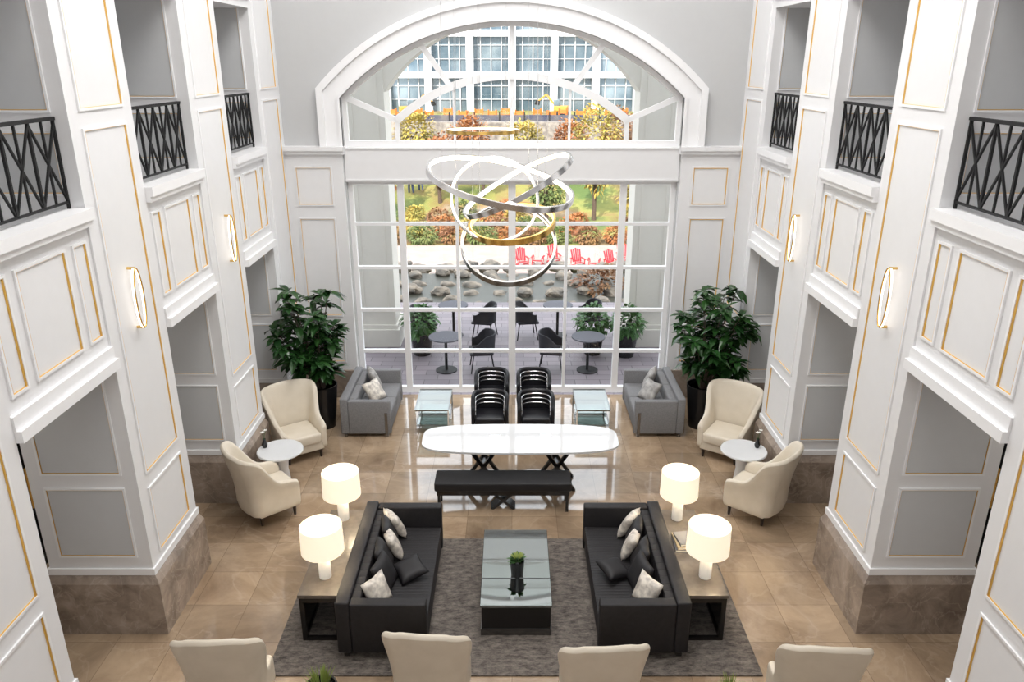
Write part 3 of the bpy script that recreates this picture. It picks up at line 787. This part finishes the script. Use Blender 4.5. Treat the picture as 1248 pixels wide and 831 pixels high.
def t_chair(x,y,rz):
    e=thing('terrace_chair','dark woven outdoor armchair on the terrace','chair',(x,y,-.01),rz,group='terrace chairs')
    pts,A=upath(.27,-.26,.2,20,.9)
    zt=[.80*(1-ss(.45,.9,abs(a)))+.60*ss(.45,.9,abs(a)) for a in A]
    v,f=shell(pts,[.40]*len(pts),zt,.03,.1,4); MB().add(v,f).obj('backrest','wicker',e,smooth=True)
    MB().rbox(-.26,.26,-.22,.26,.38,.44,.02,2).obj('seat','wicker',e,smooth=True)
    for a in (-1,1):
        for b_ in (-1,1): MB().tube([(a*.2,b_*.18,.39),(a*.25,b_*.24,0)],.014,6).obj('leg','iron',e)
def t_table(x,y,r=.34):
    e=thing('terrace_table','round dark topped cafe table on the terrace','table',(x,y,-.01),0,group='terrace tables')
    MB().lathe([(0,.72),(r,.72),(r,.745),(0,.745)],32).obj('table_top','ltop',e,smooth=True)
    MB().lathe([(.03,.02),(.03,.72)],12).obj('pedestal','iron',e,smooth=True)
    MB().lathe([(0,0),(.22,0),(.22,.02),(0,.02)],24).obj('foot','iron',e,smooth=True)
for x,y,angs in ((-1.35,16.9,(-.2,3.6)),(1.05,16.9,(.1,3.3)),(-1.35,14.75,(.1,)),(1.55,14.75,(3.0,))):
    t_table(x,y)
    for a in angs: t_chair(x+.74*math.cos(a),y+.70*math.sin(a),a+pi/2)
def bush_mesh(name,mt,n,sx,sy,sz,ls,parent,zc,seed=1):
    r=random.Random(seed); m=MB()
    for i in range(n):
        d=rd(r); d.normalize(); k=r.uniform(.65,1)*(1+.18*math.sin(d.x*5+seed)*math.cos(d.y*4))
        p=Vector((d.x*sx*k,d.y*sy*k,zc+d.z*sz*k)); q=rd(r); leaf(m,p,(d+q*.8),ls*r.uniform(.7,1.3),ls*.6,.3)
    return m.obj(name,mt,parent,fixn=False)
def planter(x,y,seed):
    e=thing('planter','leafy green shrub in a round dark terrace planter','potted plant',(x,y,-.01),0,group='terrace planters')
    MB().lathe([(0,0),(.18,0),(.25,.5),(.22,.5),(.21,.45),(0,.45)],28).obj('pot','pot',e,smooth=True)
    bush_mesh('foliage','leaf2',420,.32,.32,.32,.14,e,.76,seed)
for i,(x,y) in enumerate(((-1.95,15.7),(1.75,15.75),(2.45,15.6))): planter(x,y,i)
def boulder(x,y,z,s,seed):
    r=random.Random(seed); bm=bmesh.new(); bmesh.ops.create_icosphere(bm,subdivisions=3,radius=1)
    o1=Vector((r.uniform(0,9),r.uniform(0,9),r.uniform(0,9)))
    for w in bm.verts:
        k=1+.35*noise.noise(w.co*1.3+o1)+.12*noise.noise(w.co*3+o1); w.co=Vector((w.co.x*s*1.3*k,w.co.y*s*k,w.co.z*s*.7*k))
    bm.verts.index_update()
    m=MB().add([w.co[:] for w in bm.verts],[[w.index for w in q.verts] for q in bm.faces]); bm.free()
    o=m.obj('boulder','boulder',smooth=False,label='rough tan and grey boulder at the pond edge',category='rock',group='pond boulders'); o.location=(x,y,z); o.rotation_euler=(0,0,r.uniform(0,6))
for row,(yy,zz_,n_,dx,smin,smax) in enumerate(((25.7,-.75,19,.76,.22,.36),(24.7,-.72,17,.8,.18,.30),(23.7,-.72,16,.82,.16,.28),(22.6,-.72,14,.86,.15,.26),(21.6,-.7,13,.86,.14,.24),(20.5,-.68,16,.66,.14,.22))):
    for k in range(n_):
        boulder((k-(n_-1)/2)*dx+R.uniform(-.10,.10),yy+R.uniform(-.2,.2),zz_+R.uniform(-.05,.12),R.uniform(smin,smax),k+row*30)
def adirondack_mesh():
    m=MB()
    for i in range(5):
        x=-.24+i*.12; m.bar((x,-.1,.36),(x*1.15,-.42,1.0+.05*(2-abs(i-2))),.1,.02,(0,1,0))
    for i in range(5):
        y=-.1+i*.12; m.box(-.28,.28,y,y+.1,.30+.02*i,.32+.02*i)
    for s in (-1,1):
        m.box(*sorted((s*.28,s*.40)),-.3,.45,.55,.575); m.box(*sorted((s*.29,s*.32)),.36,.44,0,.55); m.bar((s*.3,.42,.3),(s*.3,-.55,.02),.03,.1); m.box(*sorted((s*.29,s*.32)),-.34,-.28,.2,.55)
    return m
a0=adirondack_mesh().obj('adirondack_chair','red',label='bright red slatted adirondack chair on the plaza',category='chair',group='red adirondack chairs')
pos=[(.45,34.6,.3),(1.2,34.8,-.2),(1.95,35.2,.2),(3.0,34.4,.3),(3.75,34.3,-.2),(4.5,34.2,.4),(5.2,35.4,.1)]
for j,(x,y,rz) in enumerate(pos):
    o=a0 if j==0 else dup(a0); o.location=(x,y,-2.96); o.rotation_euler[2]=rz+pi; o.scale=(.74,.74,.8)
def tree(x,y,mt,lab,h,r,seed,n=1600,grp='autumn trees'):
    e=thing('tree',lab,'tree',(x,y,gh(y)-.05),seed*1.3,group=grp)
    t=MB(); t.tube([(0,0,0),(.05,0,h*.3),(0,.05,h*.6)],[.14,.1,.06],8)
    for k in range(5):
        a=k*1.3; t.tube([(0,0,h*.35),(r*.5*math.cos(a),r*.5*math.sin(a),h*.65)],[.06,.02],6)
    t.obj('trunk','bark',e,smooth=True)
    bush_mesh('foliage',mt,n,r,r,h*.36,.26,e,h*.64,seed)
def shrub(x,y,mt,lab,r,seed,hz=.7):
    e=thing('shrub',lab,'shrub',(x,y,gh(y)),0,group='park shrubs')
    t=MB()
    for k in range(4): t.tube([(0,0,0),(.4*r*math.cos(k*1.6),.4*r*math.sin(k*1.6),r*.5)],.02,5)
    t.obj('stems','bark',e); bush_mesh('foliage',mt,650,r,r,r*hz,.17,e,r*hz*.9,seed)
OT='tree with orange autumn leaves'; YT='slender tree with yellow autumn leaves'; RT='tree with rust brown leaves'; GT='tree with green leaves turning yellow'
tree(4.9,46,'yellow',YT,6.8,1.5,1)
tree(-8.2,47,'orange',OT,4.4,1.5,2)
tree(-4.6,49.5,'orange',OT,4.2,1.2,3)
tree(-10.9,43,'green',GT,4.5,1.5,4)
tree(8.9,48.5,'orange',OT,4.8,1.6,5)
tree(.8,54,'yellow',YT,3.6,1.3,6)
tree(12.2,43,'rust',RT,4.4,1.7,7)
tree(-11.5,52,'rust',RT,5,1.9,8)
tree(2.0,45,'green',GT,3.4,1.0,9,900)
tree(-1.9,50.5,'rust',RT,3.6,1.1,10,900)
tree(-6.6,54.5,'yellow',YT,4.0,1.3,11)
tree(3.9,53,'orange',OT,4.0,1.2,12)
tree(7.3,54.5,'rust',RT,4.2,1.2,13)
tree(-2.9,54.5,'orange',OT,3.8,1.2,14)
tree(7.0,42.5,'yellow',YT,3.4,1.0,15,900)
sh=[(-4.7,40,'green',.8),(-3.1,40.2,'rust',.7),(-1.6,40.0,'green',.75),(-.1,40.2,'orange',.65),(1.2,40,'rust',.6),(2.5,40.2,'green',.65),(4.0,40.1,'rust',.7),(5.5,40.2,'orange',.7),(-6.5,40.2,'rust',.8),(-8.3,40.9,'orange',.8),
(-5.6,42.0,'yellow',.7),(-3.8,42.3,'orange',.75),(-2.2,42.2,'yellow',.7),(-.6,42.4,'rust',.7),(.9,42.3,'green',.7),(3.2,42.4,'orange',.7),(-7.2,43.6,'green',.8),
(-5.8,46.3,'yellow',.6),(-.2,47.0,'orange',.8),(7.3,46.0,'rust',.8),(-1.4,44.6,'orange',.7),(-4.3,44.9,'rust',.7),(.2,44.8,'yellow',.7),(3.8,44,'orange',.6),(-2.9,47,'green',.8),(-2.6,27.7,'rust',.5),(-4.4,27.6,'green',.6),(3.0,27.6,'orange',.5),(4.3,27.7,'rust',.5),(5.7,27.6,'green',.6),(2.75,23.1,'rust',.75),(4.5,22.2,'orange',.5),(.2,27.6,'green',.4),(-5.9,27.4,'orange',.5)]
for j,(x,y,mt,r_) in enumerate(sh):
    shrub(x,y,mt,{'green':'rounded green shrub','yellow':'yellow leaved autumn shrub','rust':'rust brown autumn shrub','orange':'orange autumn shrub'}[mt]+' in the park',r_,20+j)
for j in range(11): shrub(-12+j*2.4+R.uniform(-.3,.3),57.4+R.uniform(-.3,.3),('orange','rust','yellow')[j%3],'autumn shrub below the rubble stone wall',.8,60+j)
MB().box(-30,30,59,59.6,-.6,1.7).obj('stone_wall','stonewall',label='long low rubble stone retaining wall',category='wall')
e=thing('site_fence','dark blue construction fence with posts','fence',(0,64,gh(64)))
MB().box(-25,25,-.02,.02,.15,1.3).obj('fence_panel','fence',e)
for i in range(26): MB().box(-25+i*2-.05,-25+i*2+.05,-.06,.06,-.2,1.5).obj('fence_post','iron',e)
for j in range(22):
    x=-13+j*1.25+R.uniform(-.3,.3)
    o=MB().box(-.5,.5,-.05,.05,.55,.85).box(-.5,.5,-.05,.05,.2,.42).box(-.46,-.38,-.2,.2,0,.95).box(.38,.46,-.2,.2,0,.95).obj('construction_barrier','barrier',label='orange plank construction barrier',category='barrier',group='construction barriers')
    y=(67 if j%2 else 69)+R.uniform(-.6,.6); o.location=(x,y,gh(y)+.02); o.rotation_euler[2]=R.uniform(-.5,.5); o.scale=(.8,.8,1.1)
def digger(x,y,rz,sc_=.5):
    e=thing('excavator','yellow tracked excavator on the building site','excavator',(x,y,gh(y)),rz,group='site excavators')
    for s in (-1,1): MB().rbox(-1.5,1.5,*sorted((s*.7,s*1.2)),0,.7,.3,3).obj('track','iron',e)
    MB().rbox(-1.4,1.2,-1.1,1.1,.75,1.7,.1,2).obj('machine_body','digger',e)
    MB().rbox(.1,1.2,.1,1.0,1.7,2.8,.1,2).obj('cab','bglass',e)
    MB().bar((1.1,-.4,1.5),(3.0,-.4,3.6),.35,.3).bar((3.0,-.4,3.6),(4.6,-.4,2.4),.3,.26).obj('boom','digger',e)
    MB().add([(4.3,-.8,2.5),(4.9,-.8,2.5),(4.9,0,2.5),(4.3,0,2.5),(4.4,-.7,1.7),(5.2,-.7,1.8),(5.2,-.1,1.8),(4.4,-.1,1.7)],[(0,1,2,3),(0,4,5,1),(1,5,6,2),(2,6,7,3),(3,7,4,0),(4,7,6,5)]).obj('bucket','iron',e)
    e.scale=(sc_,)*3
digger(-9.5,73,.3); digger(4.5,73.5,2.8)
e=thing('office_building','white framed glass facade office building across the park','building',(0,78,1.2))
MB().box(-28,28,.6,12,0,24).obj('glass_wall','bglass',e)
for k in range(7): MB().box(-28,28,-.2,.7,k*3.7+3.2,k*3.7+3.8).obj('floor_band','bwhite',e)
for k in range(15): MB().box(-28+k*4-.35,-28+k*4+.35,-.5,.3,0,24).obj('facade_column','bwhite',e)
m=MB()
for k in range(57): m.box(-28+k*1-.04,-28+k*1+.04,.4,.6,0,24)
for k in range(20): m.box(-28,28,.45,.6,k*1.23-.025,k*1.23+.025)
m.obj('glazing_bars','bwhite',e)
def person(x,y,rz,jm,lab):
    e=thing('person',lab,'person',(x,y,gh(y)),rz)
    def sk(name,vs,es,rs,mt,root=0):
        me=bpy.data.meshes.new(name); me.from_pydata(vs,es,[]); me.materials.append(M[mt]); o=bpy.data.objects.new(name,me); col.objects.link(o); o.parent=e
        md=o.modifiers.new('skin','SKIN'); md.use_smooth_shade=True
        for i,r_ in enumerate(rs): me.skin_vertices[0].data[i].radius=(r_,r_)
        me.skin_vertices[0].data[root].use_root=True
        s2=o.modifiers.new('s','SUBSURF'); s2.levels=1; s2.render_levels=2
    V=[(0,0,.92),(0,0,1.15),(0,0,1.38),(0,.01,1.48),(0,.02,1.58),(0,.02,1.7),
       (-.17,0,1.38),(-.23,.04,1.12),(-.22,.16,.92),(.17,0,1.38),(.23,-.04,1.12),(.22,.05,.9),
       (-.09,0,.88),(-.1,.14,.48),(-.1,.16,.08),(-.1,.26,.04),(.09,0,.88),(.1,-.02,.48),(.1,-.2,.1),(.1,-.12,.04)]
    E=[(0,1),(1,2),(2,3),(3,4),(4,5),(2,6),(6,7),(7,8),(2,9),(9,10),(10,11),(0,12),(12,13),(13,14),(14,15),(0,16),(16,17),(17,18),(18,19)]
    rr=[.13,.12,.13,.055,.085,.08,.055,.042,.032,.055,.042,.032,.085,.06,.04,.03,.085,.06,.04,.03]
    sk('body',V,E,rr,'skin')
    sk('jacket',[V[i] for i in (0,1,2,6,7,8,9,10,11)],[(0,1),(1,2),(2,3),(3,4),(4,5),(2,6),(6,7),(7,8)],[.16,.15,.15,.08,.065,.045,.08,.065,.045],jm)
    sk('trousers',[V[i] for i in (0,12,13,14,16,17,18)],[(0,1),(1,2),(2,3),(0,4),(4,5),(5,6)],[.145,.1,.078,.058,.1,.078,.058],'denim')
    MB().lathe([(0,.11),(.06,.095),(.095,.04),(.097,-.02),(.08,-.06)],16,T=Matrix.Translation((0,.0,1.66))).obj('hair','jacket',e,smooth=True)
person(-6.6,50.8,.4,'jacket','person in a dark jacket and jeans walking in the park')
person(-6.0,51.2,.2,'jacket2','person in a red jacket and jeans walking in the park')

# ------------------------------------------------------------------ lights
w=bpy.data.worlds.new('World'); sc.world=w; w.use_nodes=True
w.node_tree.nodes['Background'].inputs[0].default_value=(.88,.94,1,1); w.node_tree.nodes['Background'].inputs[1].default_value=3.8
def area(name,loc,rot,sx,sy,en,c=(1,1,1)):
    l=bpy.data.lights.new(name,'AREA'); l.shape='RECTANGLE'; l.size=sx; l.size_y=sy; l.energy=en; l.color=c
    o=bpy.data.objects.new(name,l); col.objects.link(o); o.location=loc; o.rotation_euler=rot; return o
area('ceiling_light',(0,8,10.8),(0,0,0),3.6,9,740,(1,.985,.965))
area('front_fill_light',(0,-2.6,7),(math.radians(78),0,0),6,4,135,(1,.985,.96))  # added fill for camera-facing surfaces
for s in (-1,1): area('aisle_light',(s*5.4,8,3.2),(0,0,0),.6,8,22,(1,.95,.88))
for s in (-1,1): area('gallery_light',(s*5.6,7,10.6),(0,0,0),1.2,11,60,(1,.97,.93))
l=bpy.data.lights.new('sun','SUN'); l.energy=8; l.color=(1,.93,.82); l.angle=.01
o=bpy.data.objects.new('sun',l); col.objects.link(o); d=Vector((.35,1,-.72)); o.rotation_euler=d.to_track_quat('-Z','Y').to_euler(); o.location=(0,-10,20)

cam=bpy.data.cameras.new('camera'); cam.sensor_width=36; cam.lens=940/1248*36; cam.clip_end=400
co=bpy.data.objects.new('camera',cam); col.objects.link(co); co.location=(0,0,6); co.rotation_euler=(math.radians(70),0,0); sc.camera=co
sc.view_settings.view_transform='Standard'
sc.view_settings.exposure=.1
